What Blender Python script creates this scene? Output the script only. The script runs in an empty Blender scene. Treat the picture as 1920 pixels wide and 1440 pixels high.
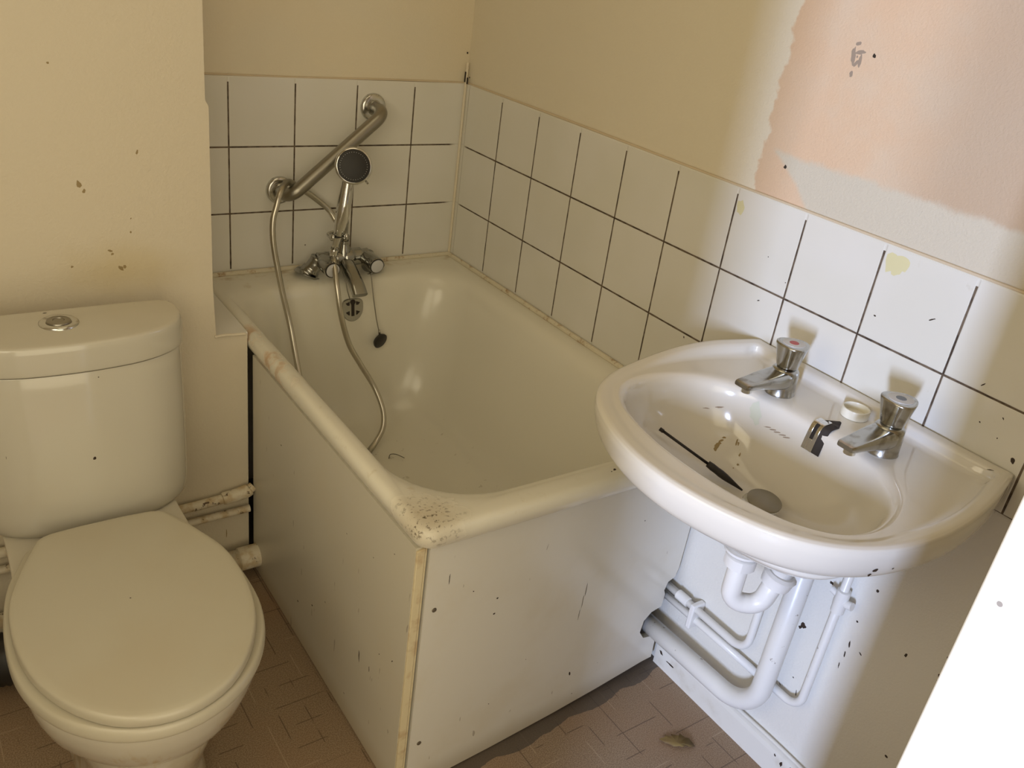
import bpy, bmesh, math, random
from mathutils import Vector, Matrix
random.seed(7)
S = bpy.context.scene
COL = S.collection

# ------------------------------------------------------------------ camera, light, exposure
cam_d = bpy.data.cameras.new('camera'); cam = bpy.data.objects.new('camera', cam_d); COL.objects.link(cam)
cam.location = (-1.2240, -1.9287, 1.3644)
cam.rotation_euler = (1.10153591, -0.128004919, -0.596678297)
cam_d.sensor_fit = 'HORIZONTAL'; cam_d.sensor_width = 36.0; cam_d.lens = 1651.467 / 1920 * 36.0
cam_d.clip_start = 0.02; cam_d.clip_end = 50
S.camera = cam
S.view_settings.view_transform = 'Standard'; S.view_settings.look = 'None'
S.view_settings.gamma = 1.0; S.view_settings.use_curve_mapping = False
S.view_settings.exposure = 0.0

W = bpy.data.worlds.new('world'); S.world = W; W.use_nodes = True
W.node_tree.nodes['Background'].inputs[0].default_value = (1.0, 0.84, 0.56, 1)
W.node_tree.nodes['Background'].inputs[1].default_value = 0.5

def area(name, loc, target, sx, sy, power, color, spread=180):
    d = bpy.data.lights.new(name, 'AREA'); d.shape = 'RECTANGLE'; d.size = sx; d.size_y = sy
    d.energy = power; d.color = color; d.spread = math.radians(spread)
    o = bpy.data.objects.new(name, d); COL.objects.link(o); o.location = loc
    o.rotation_euler = (Vector(target) - Vector(loc)).to_track_quat('-Z', 'Y').to_euler()
    return o
# cool daylight from a narrow hall window, reaching in through the door opening
area('window_daylight', (-3.40, -3.07, 1.24), (0.0, -1.17, 0.80), 0.17, 0.75, 148.0, (0.56, 0.68, 1.0))
# warm daylight bouncing around the hall outside the door
area('hall_bounce_light', (-1.30, -2.70, 1.10), (-0.75, -0.8, 0.65), 1.7, 1.9, 18.0, (1.0, 0.87, 0.60))
# weak warm fill added under the ceiling, standing in for bounced light
area('ceiling_fill_light', (-0.80, -1.00, 2.34), (-0.80, -0.99, 0.0), 0.95, 0.95, 2.2, (1.0, 0.87, 0.57))
# warm fill added out of view by the left wall, brightening the right side
area('left_fill_light', (-1.60, -1.30, 1.00), (0.0, -1.20, 0.60), 0.7, 1.3, 7.5, (1.0, 0.87, 0.60))

# ------------------------------------------------------------------ helpers
def tag(o, label=None, cat=None, group=None, kind=None):
    if label: o['label'] = label
    if cat: o['category'] = cat
    if group: o['group'] = group
    if kind: o['kind'] = kind
    return o
def thing(name, label, cat, loc=(0, 0, 0), group=None):
    o = bpy.data.objects.new(name, None); COL.objects.link(o); o.location = loc
    o.empty_display_size = 0.05
    return tag(o, label, cat, group)
def obj(name, bm, m, parent=None, smooth=True, angle=None, mods=()):
    bmesh.ops.recalc_face_normals(bm, faces=bm.faces[:])
    me = bpy.data.meshes.new(name); bm.to_mesh(me); bm.free()
    o = bpy.data.objects.new(name, me); COL.objects.link(o)
    for x in (m if isinstance(m, (list, tuple)) else [m]): me.materials.append(x)
    if smooth:
        for pl in me.polygons: pl.use_smooth = True
        if angle is not None:
            me.set_sharp_from_angle(angle=math.radians(angle))
    if parent:
        o.parent = parent
        p = parent; off = Vector((0, 0, 0))
        while p: off += p.location; p = p.parent
        if off.length > 0: me.transform(Matrix.Translation(-off))   # meshes are written in room coordinates
    return o
def bevel(o, w, seg=3, ang=35):
    b = o.modifiers.new('bevel', 'BEVEL'); b.width = w; b.segments = seg; b.limit_method = 'ANGLE'; b.angle_limit = math.radians(ang)
    for pl in o.data.polygons: pl.use_smooth = True
    o.data.set_sharp_from_angle(angle=math.radians(40))
    b.harden_normals = False
    return o
def box(bm, x0, x1, y0, y1, z0, z1):
    vs = [bm.verts.new(v) for v in [(x0,y0,z0),(x1,y0,z0),(x1,y1,z0),(x0,y1,z0),(x0,y0,z1),(x1,y0,z1),(x1,y1,z1),(x0,y1,z1)]]
    for f in [(0,3,2,1),(4,5,6,7),(0,1,5,4),(1,2,6,5),(2,3,7,6),(3,0,4,7)]: bm.faces.new([vs[i] for i in f])
def prism(bm, pts, fn, a, b):
    """closed polygon pts, fn(u, v, t) gives the point, extruded from t=a to t=b"""
    A = [bm.verts.new(fn(u, v, a)) for u, v in pts]; B = [bm.verts.new(fn(u, v, b)) for u, v in pts]
    n = len(pts)
    for i in range(n): bm.faces.new([A[i], A[(i+1) % n], B[(i+1) % n], B[i]])
    bm.faces.new(A); bm.faces.new(B[::-1])
def cr(p0, p1, p2, p3, t):
    return 0.5*((2*p1) + (-p0+p2)*t + (2*p0-5*p1+4*p2-p3)*t*t + (-p0+3*p1-3*p2+p3)*t*t*t)
def spline(pts, n=8, closed=False):
    P = [Vector(p) for p in pts]; out = []; N = len(P)
    for i in range(N if closed else N-1):
        if closed: q = [P[(i+k-1) % N] for k in range(4)]
        else: q = [P[max(i-1, 0)], P[i], P[i+1], P[min(i+2, N-1)]]
        for k in range(n): out.append(cr(*q, k/n))
    if not closed: out.append(P[-1])
    return out
def fillet(pts, r, n=8):
    """polyline with rounded bends, for bent pipes"""
    P = [Vector(p) for p in pts]; out = [P[0]]
    rr = r if isinstance(r, (list, tuple)) else [r]*(len(P)-2)
    for i in range(1, len(P)-1):
        a = (P[i-1]-P[i]).normalized(); b = (P[i+1]-P[i]).normalized()
        ang = a.angle(b); d = min(rr[i-1]/math.tan(ang/2), (P[i-1]-P[i]).length*.49, (P[i+1]-P[i]).length*.49)
        s = P[i]+a*d; e = P[i]+b*d
        R = d*math.tan(ang/2); c = P[i]+(a+b).normalized()*(R/math.sin(ang/2))
        u = (s-c); w = (e-c)
        th = u.angle(w)
        for k in range(n+1):
            t = k/n; out.append(c + (u*math.sin((1-t)*th) + w*math.sin(t*th))/math.sin(th))
    out.append(P[-1]); return out
def tube(bm, path, r, seg=16, cap=True, mat=0):
    """r may be a number or a list along the path"""
    P = [Vector(p) for p in path]; n = len(P); rings = []
    t0 = (P[1]-P[0]).normalized(); nrm = t0.orthogonal().normalized()
    for i in range(n):
        t = (P[min(i+1, n-1)]-P[max(i-1, 0)]).normalized()
        nrm = (nrm - t*nrm.dot(t)).normalized(); bi = t.cross(nrm)
        ri = r[i] if isinstance(r, (list, tuple)) else r
        rings.append([bm.verts.new(P[i] + (nrm*math.cos(a)+bi*math.sin(a))*ri) for a in [2*math.pi*k/seg for k in range(seg)]])
    for A, B in zip(rings, rings[1:]):
        for k in range(seg):
            f = bm.faces.new([A[k], A[(k+1) % seg], B[(k+1) % seg], B[k]]); f.material_index = mat
    if cap:
        bm.faces.new(rings[0][::-1]).material_index = mat; bm.faces.new(rings[-1]).material_index = mat
def lathe(bm, prof, origin, axis, seg=32):
    """prof = [(distance along axis, radius)]"""
    ax = Vector(axis).normalized(); o = Vector(origin); path = [o+ax*d for d, r in prof]
    n0 = ax.orthogonal().normalized(); b0 = ax.cross(n0); rings = []
    for (d, r) in prof:
        rings.append([bm.verts.new(o+ax*d+(n0*math.cos(2*math.pi*k/seg)+b0*math.sin(2*math.pi*k/seg))*max(r, 1e-5)) for k in range(seg)])
    for A, B in zip(rings, rings[1:]):
        for k in range(seg): bm.faces.new([A[k], A[(k+1) % seg], B[(k+1) % seg], B[k]])
    bm.faces.new(rings[0][::-1]); bm.faces.new(rings[-1])
def loft(bm, rings, cap0=True, cap1=True):
    R = [[bm.verts.new(p) for p in r] for r in rings]; n = len(R[0])
    for A, B in zip(R, R[1:]):
        for k in range(n): bm.faces.new([A[k], A[(k+1) % n], B[(k+1) % n], B[k]])
    if cap0: bm.faces.new(R[0][::-1])
    if cap1: bm.faces.new(R[-1])
def radial(outline, c, n, rot=0.0):
    """resample a star-shaped closed outline at n equal angles about c"""
    out = []; m = len(outline)
    for k in range(n):
        a = 2*math.pi*k/n + rot; d = (math.cos(a), math.sin(a)); best = None
        for i in range(m):
            ax, ay = outline[i][0]-c[0], outline[i][1]-c[1]; bx, by = outline[(i+1) % m][0]-c[0], outline[(i+1) % m][1]-c[1]
            ex, ey = bx-ax, by-ay; den = d[0]*ey-d[1]*ex
            if abs(den) < 1e-12: continue
            t = (ax*ey-ay*ex)/den; s = (ax*d[1]-ay*d[0])/den
            if t > 0 and -1e-9 <= s <= 1+1e-9 and (best is None or t > best): best = t
        out.append((c[0]+d[0]*best, c[1]+d[1]*best))
    return out
def rrect(x0, x1, y0, y1, rs, n=10):
    """rounded rectangle; radii for corners (x1,y1),(x0,y1),(x0,y0),(x1,y0)"""
    if not isinstance(rs, (list, tuple)): rs = [rs]*4
    out = []
    for (cx, cy, a0, r) in [(x1-rs[0], y1-rs[0], 0, rs[0]), (x0+rs[1], y1-rs[1], 90, rs[1]), (x0+rs[2], y0+rs[2], 180, rs[2]), (x1-rs[3], y0+rs[3], 270, rs[3])]:
        for k in range(n+1):
            a = math.radians(a0+90*k/n); out.append((cx+r*math.cos(a), cy+r*math.sin(a)))
    return out
def smooth_rings(keys, sub=5):
    """Catmull-Rom between key rings (lists of 3-D points)"""
    out = []; K = len(keys)
    for i in range(K-1):
        q = [keys[max(i-1, 0)], keys[i], keys[i+1], keys[min(i+2, K-1)]]
        for s in range(sub):
            t = s/sub
            out.append([cr(Vector(a), Vector(b), Vector(c), Vector(d), t) for a, b, c, d in zip(*q)])
    out.append([Vector(p) for p in keys[-1]]); return out

# ------------------------------------------------------------------ materials
def mat(name, color, rough=0.5, metal=0.0, spec=0.5, coat=0.0):
    m = bpy.data.materials.new(name); m.use_nodes = True; b = m.node_tree.nodes['Principled BSDF']
    b.inputs['Base Color'].default_value = (*color, 1); b.inputs['Roughness'].default_value = rough
    b.inputs['Metallic'].default_value = metal; b.inputs['Specular IOR Level'].default_value = spec
    b.inputs['Coat Weight'].default_value = coat; b.inputs['Coat Roughness'].default_value = 0.05
    return m
class NT:
    def __init__(s, m): s.m = m; s.t = m.node_tree; s.n = s.t.nodes; s.l = s.t.links; s.b = s.n['Principled BSDF']
    def node(s, typ, **kw):
        x = s.n.new(typ)
        for k, v in kw.items(): setattr(x, k, v)
        return x
    def put(s, sock, v):
        if isinstance(v, bpy.types.NodeSocket): s.l.new(v, sock)
        elif isinstance(v, (tuple, list)) and len(v) == 3 and sock.type == 'RGBA': sock.default_value = (*v, 1)
        else: sock.default_value = v
    def math(s, op, a, b=0.0, c=0.0, clamp=False):
        x = s.node('ShaderNodeMath', operation=op); x.use_clamp = clamp
        s.put(x.inputs[0], a); s.put(x.inputs[1], b); s.put(x.inputs[2], c); return x.outputs[0]
    def pos(s):
        g = s.node('ShaderNodeNewGeometry'); return g.outputs['Position']
    def xyz(s, v=None):
        x = s.node('ShaderNodeSeparateXYZ'); s.l.new(v or s.pos(), x.inputs[0]); return x.outputs
    def noise(s, scale, detail=2.0, rough=0.5, vec=None, dist=0.0):
        x = s.node('ShaderNodeTexNoise'); x.inputs['Scale'].default_value = scale; x.inputs['Detail'].default_value = detail
        x.inputs['Roughness'].default_value = rough; x.inputs['Distortion'].default_value = dist
        s.l.new(vec or s.pos(), x.inputs['Vector']); return x.outputs['Fac']
    def step(s, v, a, b):
        x = s.node('ShaderNodeMapRange', interpolation_type='SMOOTHSTEP')
        s.put(x.inputs['Value'], v); x.inputs['From Min'].default_value = min(a, b); x.inputs['From Max'].default_value = max(a, b)
        x.inputs['To Min'].default_value = 0.0 if a < b else 1.0; x.inputs['To Max'].default_value = 1.0 if a < b else 0.0
        return x.outputs['Result']
    def mix(s, f, a, b, mode='MIX'):
        x = s.node('ShaderNodeMix', data_type='RGBA', blend_type=mode)
        s.put(x.inputs['Factor'], f); s.put(x.inputs[6], a); s.put(x.inputs[7], b); return x.outputs[2]
    def bump(s, h, strength=0.3, dist=0.002, nrm=None):
        x = s.node('ShaderNodeBump'); x.inputs['Strength'].default_value = strength; x.inputs['Distance'].default_value = dist
        s.l.new(h, x.inputs['Height'])
        if nrm: s.l.new(nrm, x.inputs['Normal'])
        s.l.new(x.outputs[0], s.b.inputs['Normal']); return x.outputs[0]
    def color(s, c): s.l.new(c, s.b.inputs['Base Color'])
    def rough(s, c): s.put(s.b.inputs['Roughness'], c)
    def speck(s, scale, thr, seed=0.0, size=0.075):
        """mask of rare small round marks"""
        mp = s.node('ShaderNodeMapping'); mp.inputs['Location'].default_value = (seed, seed*1.7, seed*.3); s.l.new(s.pos(), mp.inputs['Vector'])
        v = s.node('ShaderNodeTexVoronoi'); v.inputs['Scale'].default_value = scale; s.l.new(mp.outputs[0], v.inputs['Vector'])
        rnd = s.node('ShaderNodeSeparateColor'); s.l.new(v.outputs['Color'], rnd.inputs[0])
        few = s.math('GREATER_THAN', rnd.outputs[0], 1-thr)
        rad = s.math('MULTIPLY', rnd.outputs[1], size)
        return s.math('MULTIPLY', few, s.math('LESS_THAN', v.outputs['Distance'], rad))

CREAM = (0.72, 0.655, 0.52); PEACH = (0.69, 0.495, 0.335); WHITE = (0.74, 0.72, 0.665)

def wall_paint(name, base, bumpk=0.5, scale=260, rough=0.55):
    m = mat(name, base, rough); t = NT(m)
    n1 = t.noise(scale, 3, .6); n2 = t.noise(3.0, 3)
    t.color(t.mix(t.step(n2, .35, .7), base, tuple(c*k for c, k in zip(base, (1.03, 1.0, .95)))))
    t.bump(n1, bumpk, .0016); return m
M_cream = wall_paint('cream_wall_paint', CREAM)
# cream paint behind the toilet with yellowed marks
CREAM_T = (.655, .585, .455)
M_cream2 = wall_paint('cream_textured_wall_paint', CREAM_T, .6, 170)
t = NT(M_cream2); X = t.xyz()
d = t.math('SQRT', t.math('ADD', t.math('POWER', t.math('MULTIPLY', t.math('SUBTRACT', X[0], -.90), 1.0), 2), t.math('POWER', t.math('MULTIPLY', t.math('SUBTRACT', X[2], .745), 2.2), 2)))
stain = t.math('MULTIPLY', t.step(t.math('ADD', d, t.math('MULTIPLY', t.noise(14, 3), .12)), .22, .05), .55)
spk = t.speck(38, .10, 3.0)
basec = t.mix(stain, CREAM_T, (.56, .45, .24))
t.color(t.mix(t.math('MULTIPLY', spk, .6), basec, (.22, .15, .06)))
# right wall: cream, peach where the mirror board was, a paler filler band above the tiles
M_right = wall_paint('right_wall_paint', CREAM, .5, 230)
t = NT(M_right); X = t.xyz()
wob = t.math('MULTIPLY', t.math('SUBTRACT', t.noise(22, 4, .6), .5), .05)
wob2 = t.math('MULTIPLY', t.math('SUBTRACT', t.noise(60, 3), .5), .012)
yy = t.math('ADD', t.math('ADD', X[1], wob), wob2)
peach = t.step(yy, -.938, -.946)
streaks = t.noise(7, 4, .6)
pc = t.mix(t.step(streaks, .35, .7), PEACH, (.67, .53, .39))
# strongest peach right beside the cream border and near the top
edge = t.step(X[1], -1.06, -.96)
pc = t.mix(t.math('MULTIPLY', edge, .6), pc, (.66, .48, .33))
pc = t.mix(t.math('MULTIPLY', t.step(X[1], -1.14, -1.3), .8), pc, (.48, .365, .26))  # peach darkened away from the border, painting in the fade of the beam
pale = t.step(t.math('ADD', X[2], t.math('MULTIPLY', wob, .6)), 1.112, 1.098)
lowl = t.step(t.math('ADD', t.math('ADD', X[1], t.math('MULTIPLY', t.math('SUBTRACT', 1.1, X[2]), 1.25)), t.math('MULTIPLY', wob, .5)), -.968, -.985)
pale = t.math('MULTIPLY', pale, lowl)
pc = t.mix(pale, pc, (.60, .545, .44))
border = t.math('MULTIPLY', t.step(yy, -.895, -.925), .5)  # whitish strip of beam light painted into the cream next to the peach
cr_ = t.mix(border, CREAM, (.76, .71, .60))
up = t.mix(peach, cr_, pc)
below = t.step(X[2], .74, .72)
up = t.mix(below, up, WHITE)
low_sp = t.math('MULTIPLY', t.math('MULTIPLY', t.speck(45, .10, 1.3), t.step(X[1], -1.15, -1.3)), below)
up = t.mix(t.math('MULTIPLY', low_sp, .85), up, (.06, .035, .02))
up = t.mix(t.math('MULTIPLY', t.speck(26, .06, 6.1), .7), up, (.14, .10, .07))
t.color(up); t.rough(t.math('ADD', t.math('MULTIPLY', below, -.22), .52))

def tile_mat(name, axis, off, zrows):
    m = mat(name, (.7, .68, .62), .16, spec=.5); t = NT(m); X = t.xyz()
    u = X[0] if axis == 0 else X[1]
    def grid(v, o):
        f = t.math('FRACT', t.math('ADD', t.math('DIVIDE', t.math('SUBTRACT', v, o), .15), 100.0))
        return t.math('MULTIPLY', t.math('SUBTRACT', .5, t.math('ABSOLUTE', t.math('SUBTRACT', f, .5))), .15)
    wobv = t.math('MULTIPLY', t.math('SUBTRACT', t.noise(35, 3), .5), .0012)
    du = t.math('ADD', grid(u, off), wobv); dv = t.math('ADD', grid(X[2], .88), wobv)
    g = t.math('MINIMUM', du, dv)
    line = t.step(g, .0021, .0014)
    inner = t.math('MULTIPLY', t.math('LESS_THAN', X[2], 1.018), t.math('GREATER_THAN', X[2], .598))
    near = t.step(u, -.012, -.035)
    line = t.math('MULTIPLY', t.math('MULTIPLY', line, inner), near)
    tint = t.noise(5, 2)
    tc = t.mix(t.step(tint, .3, .7), (.72, .70, .65), (.69, .67, .60))
    dirt = t.noise(45, 4, .6)
    gc = t.mix(t.step(dirt, .35, .62), (.045, .028, .018), (.15, .11, .075))
    sp = t.math('MULTIPLY', t.speck(24, .09, 2.2 + axis), .75)
    if axis == 1:
        sm = t.math('MULTIPLY', t.step(t.noise(16, 4, .7), .66, .74), t.step(X[1], -1.2, -1.35))
        tc = t.mix(t.math('MULTIPLY', sm, .35), tc, (.45, .38, .25))
        sp = t.math('MULTIPLY', sp, t.step(X[1], -.75, -.95))
    tc = t.mix(sp, tc, (.07, .05, .035))
    t.color(t.mix(line, tc, gc))
    t.rough(t.math('ADD', t.math('MULTIPLY', line, .6), .17))
    h = t.math('MULTIPLY', t.step(g, .0006, .0034), 1.0)
    t.bump(h, .5, .0015); return m
M_tile_b = tile_mat('white_tiles_back', 0, .0074, 3)
M_tile_r = tile_mat('white_tiles_right', 1, -.0162, 3)

M_sealant = mat('old_sealant', (.62, .55, .40), .6)
t = NT(M_sealant); t.color(t.mix(t.step(t.noise(50, 4, .7), .5, .72), (.66, .60, .46), (.36, .22, .10)))
M_seal_top = mat('paint_line_over_tiles', (.60, .50, .36), .6)

# floor: brown vinyl with a broken grid of short lines
M_floor = mat('brown_vinyl', (.3, .2, .12), .5); t = NT(M_floor); X = t.xyz()
def fgrid(v, o, s, w):
    f = t.math('FRACT', t.math('ADD', t.math('DIVIDE', t.math('SUBTRACT', v, o), s), 50.0))
    dd = t.math('MULTIPLY', t.math('SUBTRACT', .5, t.math('ABSOLUTE', t.math('SUBTRACT', f, .5))), s)
    return t.step(dd, w, w*.5)
gx = t.math('MULTIPLY', fgrid(X[0], .01, .052, .0013), t.step(t.noise(13, 0, .5), .52, .58))
mpf = t.node('ShaderNodeMapping'); mpf.inputs['Location'].default_value = (4, 7, 2); t.l.new(t.pos(), mpf.inputs[0])
gy = t.math('MULTIPLY', fgrid(X[1], .02, .052, .0013), t.step(t.noise(13, 0, .5, mpf.outputs[0]), .52, .58))
gr = t.math('MAXIMUM', gx, gy)
lx = t.math('MULTIPLY', fgrid(X[0], .035, .104, .0012), t.step(t.noise(11, 0, .5, mpf.outputs[0]), .56, .62))
ly = t.math('MULTIPLY', fgrid(X[1], .03, .104, .0012), t.step(t.noise(11, 0, .5), .56, .62))
fc = t.mix(t.step(t.noise(420, 2, .7), .38, .62), (.215, .145, .088), (.34, .25, .165))
fc = t.mix(t.math('MULTIPLY', t.step(t.noise(5, 3), .4, .7), .35), fc, (.30, .17, .09))
fc = t.mix(t.math('MULTIPLY', t.math('MAXIMUM', lx, ly), .35), fc, (.55, .43, .30))
fc = t.mix(t.math('MULTIPLY', gr, .75), fc, (.09, .055, .035))
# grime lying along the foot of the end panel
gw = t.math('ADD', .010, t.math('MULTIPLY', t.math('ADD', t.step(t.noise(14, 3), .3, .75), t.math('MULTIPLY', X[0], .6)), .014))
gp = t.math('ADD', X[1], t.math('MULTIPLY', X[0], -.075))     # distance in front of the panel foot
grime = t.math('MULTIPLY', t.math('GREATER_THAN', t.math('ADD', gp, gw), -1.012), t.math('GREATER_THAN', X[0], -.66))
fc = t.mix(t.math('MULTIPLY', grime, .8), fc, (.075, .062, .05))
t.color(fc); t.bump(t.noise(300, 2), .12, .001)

M_white = mat('white_gloss_paint', WHITE, .33)
t = NT(M_white); t.color(t.mix(t.math('MULTIPLY', t.speck(60, .10, 5.0), .8), t.mix(t.step(t.noise(18, 4), .55, .8), WHITE, (.62, .58, .50)), (.09, .06, .04)))
t.bump(t.noise(60, 2), .2, .001)
M_pipe = mat('painted_pipe', (.76, .75, .72), .32); t = NT(M_pipe)
t.color(t.mix(t.math('MULTIPLY', t.step(t.noise(48, 4, .6), .67, .72), .8), (.76, .75, .72), (.16, .11, .07))); t.bump(t.noise(45, 2), .2, .0015)
M_pipe_old = mat('old_flaking_pipe_paint', (.66, .58, .44), .5); t = NT(M_pipe_old)
c = t.mix(t.step(t.noise(36, 3), .42, .6), (.70, .63, .49), (.56, .44, .27))
t.color(t.mix(t.step(t.noise(52, 5, .65), .60, .66), c, (.10, .06, .03))); t.bump(t.noise(60, 4), .6, .003)
M_plastic = mat('white_plastic', (.78, .77, .75), .3)
M_cap = mat('cream_white_plastic', (.80, .77, .66), .35)
M_rubber = mat('black_rubber', (.015, .013, .012), .4)
M_black = mat('black_plastic', (.012, .009, .007), .45)
M_dark = mat('dark_gap', (.03, .022, .016), .8)

M_ceramic = mat('white_ceramic', (.53, .50, .42), .13, coat=.4)
t = NT(M_ceramic); t.color(t.mix(t.math('MULTIPLY', t.step(t.noise(6, 3), .45, .75), .5), (.53, .50, .42), (.50, .455, .36)))
M_seat = mat('white_plastic_seat', (.74, .69, .58), .28)
t = NT(M_seat); t.color(t.mix(t.math('MULTIPLY', t.step(t.noise(4.5, 3), .45, .7), .6), (.49, .455, .36), (.46, .41, .305)))
# toilet ceramic with water staining under the rim
M_bowl = mat('stained_white_ceramic', (.75, .72, .64), .15, coat=.3); t = NT(M_bowl); X = t.xyz()
mpb = t.node('ShaderNodeMapping'); mpb.inputs['Scale'].default_value = (1, 1, .12); t.l.new(t.pos(), mpb.inputs[0])
run = t.math('MULTIPLY', t.step(t.noise(42, 3, .6, mpb.outputs[0]), .52, .72), t.step(X[2], .37, .30))
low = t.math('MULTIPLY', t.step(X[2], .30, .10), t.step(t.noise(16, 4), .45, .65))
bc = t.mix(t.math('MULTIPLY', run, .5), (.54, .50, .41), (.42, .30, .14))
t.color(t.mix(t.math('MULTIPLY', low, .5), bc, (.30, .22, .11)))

# bath enamel with a grimy front corner and rust along the left rim
M_bath = mat('bath_enamel', (.74, .71, .61), .17, coat=.2); t = NT(M_bath); X = t.xyz()
dx = t.math('SUBTRACT', X[0], -.640); dy = t.math('SUBTRACT', X[1], -1.018)
dd = t.math('SQRT', t.math('ADD', t.math('POWER', dx, 2), t.math('POWER', dy, 2)))
dd2 = t.math('ADD', dd, t.math('MULTIPLY', t.math('SUBTRACT', t.noise(40, 4), .5), .05))
corner = t.math('MULTIPLY', t.step(dd2, .085, .0), t.step(X[2], .55, .57))
rim = t.step(X[2], .560, .575)
bc = t.mix(t.math('MULTIPLY', corner, .45), (.74, .71, .61), (.38, .28, .14))
spots = t.math('MULTIPLY', t.math('MULTIPLY', t.step(t.noise(130, 4, .65), .54, .64), t.step(dd2, .075, .01)), t.step(X[2], .55, .57))
bc = t.mix(t.math('MULTIPLY', spots, .9), bc, (.10, .07, .035))
rmask = t.math('MULTIPLY', t.math('MULTIPLY', t.step(X[0], -.635, -.655), t.step(X[1], -.60, -.42)), t.step(t.noise(24, 4), .45, .62))
rm2 = t.math('MULTIPLY', rmask, t.step(X[1], -.25, -.33))
bc = t.mix(t.math('MULTIPLY', rm2, .7), bc, (.48, .26, .10))
gen = t.math('MULTIPLY', t.math('MULTIPLY', t.step(t.noise(30, 5, .65), .58, .72), rim), t.step(X[0], -.30, -.5))
bc = t.mix(t.math('MULTIPLY', gen, .30), bc, (.45, .34, .18))
back = t.math('MULTIPLY', t.step(X[1], -.05, -.02), t.step(t.noise(28, 3), .5, .7))
bc = t.mix(t.math('MULTIPLY', back, .6), bc, (.45, .33, .18))
botm = t.math('MULTIPLY', t.math('MULTIPLY', t.step(X[2], .30, .22), t.step(t.noise(38, 5, .7), .64, .70)), .4)
bc = t.mix(botm, bc, (.25, .18, .09))
t.color(bc); t.rough(t.math('ADD', t.math('MULTIPLY', t.math('MAXIMUM', corner, rm2), .5), .2))

# laminate bath panels
def panel_mat(name, base, rough):
    m = mat(name, base, rough); t = NT(m); X = t.xyz()
    mp = t.node('ShaderNodeMapping'); mp.inputs['Scale'].default_value = (1, 1, .25); t.l.new(t.pos(), mp.inputs[0])
    marks = t.step(t.noise(75, 2, .5, mp.outputs[0]), .735, .76)
    sp = t.math('MAXIMUM', t.math('MULTIPLY', t.speck(34, .08, 4.4), .8), t.math('MULTIPLY', marks, .45))
    soil = t.math('MULTIPLY', t.step(t.noise(6, 4, .6), .45, .75), .25)
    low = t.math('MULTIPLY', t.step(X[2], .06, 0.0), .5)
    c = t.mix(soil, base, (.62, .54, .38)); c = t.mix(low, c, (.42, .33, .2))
    t.color(t.mix(sp, c, (.14, .09, .05))); return m
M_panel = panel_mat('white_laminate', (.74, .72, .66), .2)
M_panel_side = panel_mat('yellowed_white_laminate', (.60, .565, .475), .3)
M_batten = mat('pale_yellow_edge', (.80, .68, .42), .5)
t = NT(M_batten); t.color(t.mix(t.step(t.noise(40, 3), .5, .7), (.72, .63, .42), (.58, .45, .27)))
M_jamb = mat('white_door_paint', (.85, .84, .80), .4)
t = NT(M_jamb); t.color(t.mix(t.math('MULTIPLY', t.speck(40, .2, 8.0), .8), (.86, .85, .81), (.12, .09, .08)))

M_chrome = mat('chrome', (.62, .62, .60), .12, 1.0)
t = NT(M_chrome); t.rough(t.math('ADD', .08, t.math('MULTIPLY', t.noise(55, 4), .22))); t.color(t.mix(t.step(t.noise(70, 4), .56, .7), (.62, .62, .60), (.40, .39, .36)))
M_chrome_sharp = mat('bright_chrome', (.72, .72, .70), .06, 1.0)
M_dull = mat('dull_chrome', (.33, .31, .265), .36, 1.0)
M_tap = mat('worn_tap_chrome', (.44, .44, .42), .14, 1.0)
t = NT(M_tap); t.rough(t.math('ADD', .08, t.math('MULTIPLY', t.noise(70, 4), .25))); t.color(t.mix(t.step(t.noise(60, 4), .5, .7), (.46, .46, .44), (.30, .28, .25)))
M_mixer = mat('tarnished_chrome', (.36, .36, .34), .16, 1.0)
M_hose = mat('hose_metal', (.56, .53, .45), .28, 1.0)
M_index = mat('index_grey', (.55, .55, .56), .3); M_red = mat('red_index', (.42, .03, .025), .35); M_blue = mat('grey_blue_index', (.12, .14, .17), .35)
M_face = mat('dark_spray_face', (.014, .012, .010), .5)
t = NT(M_face); t.bump(t.noise(900, 1), .2, .001)
M_stopper = mat('grey_metal_plug', (.27, .25, .20), .45, .4)
M_leaf = mat('dry_leaf', (.36, .26, .06), .6); t = NT(M_leaf); t.color(t.mix(t.noise(60, 3), (.26, .19, .055), (.13, .07, .03)))
M_glue = mat('yellow_glue', (.66, .61, .36), .5); M_dirt = mat('dark_splash', (.035, .02, .012), .6)
M_rust = mat('brown_drip', (.075, .022, .010), .5); M_grey = mat('grey_glue_smear', (.33, .26, .20), .8)
M_brownmark = mat('brown_smear', (.30, .22, .10), .5)
M_screw = mat('dull_screw', (.20, .17, .13), .5, .6)
M_flow = mat('chrome_grille', (.45, .45, .43), .22, 1.0)

# marks that really sit on a surface: thin irregular blobs
def blob(bm, c, n, su, sv, ang, th=.0004, k=12, jag=.25):
    n = Vector(n).normalized(); a = Vector((0, 0, 1)) if abs(n.z) < .9 else Vector((0, 1, 0))
    u = a.cross(n).normalized(); v = n.cross(u); ca, sa = math.cos(ang), math.sin(ang)
    u2, v2 = u*ca+v*sa, v*ca-u*sa; c = Vector(c)
    ring = [];
    for i in range(k):
        w = 2*math.pi*i/k; r = 1+random.uniform(-jag, jag)
        ring.append(bm.verts.new(c+u2*su*r*math.cos(w)+v2*sv*r*math.sin(w)+n*.0001))
    top = bm.verts.new(c+n*th)
    for i in range(k): bm.faces.new([ring[i], ring[(i+1) % k], top])
def marks(name, host, m, n, items, label=None):
    bm = bmesh.new()
    for it in items: blob(bm, it[0], n, it[1], it[2], it[3] if len(it) > 3 else random.uniform(0, 3))
    o = obj(name, bm, m, host); o['kind'] = 'stuff'
    if label: o['label'] = label
    return o

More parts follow.
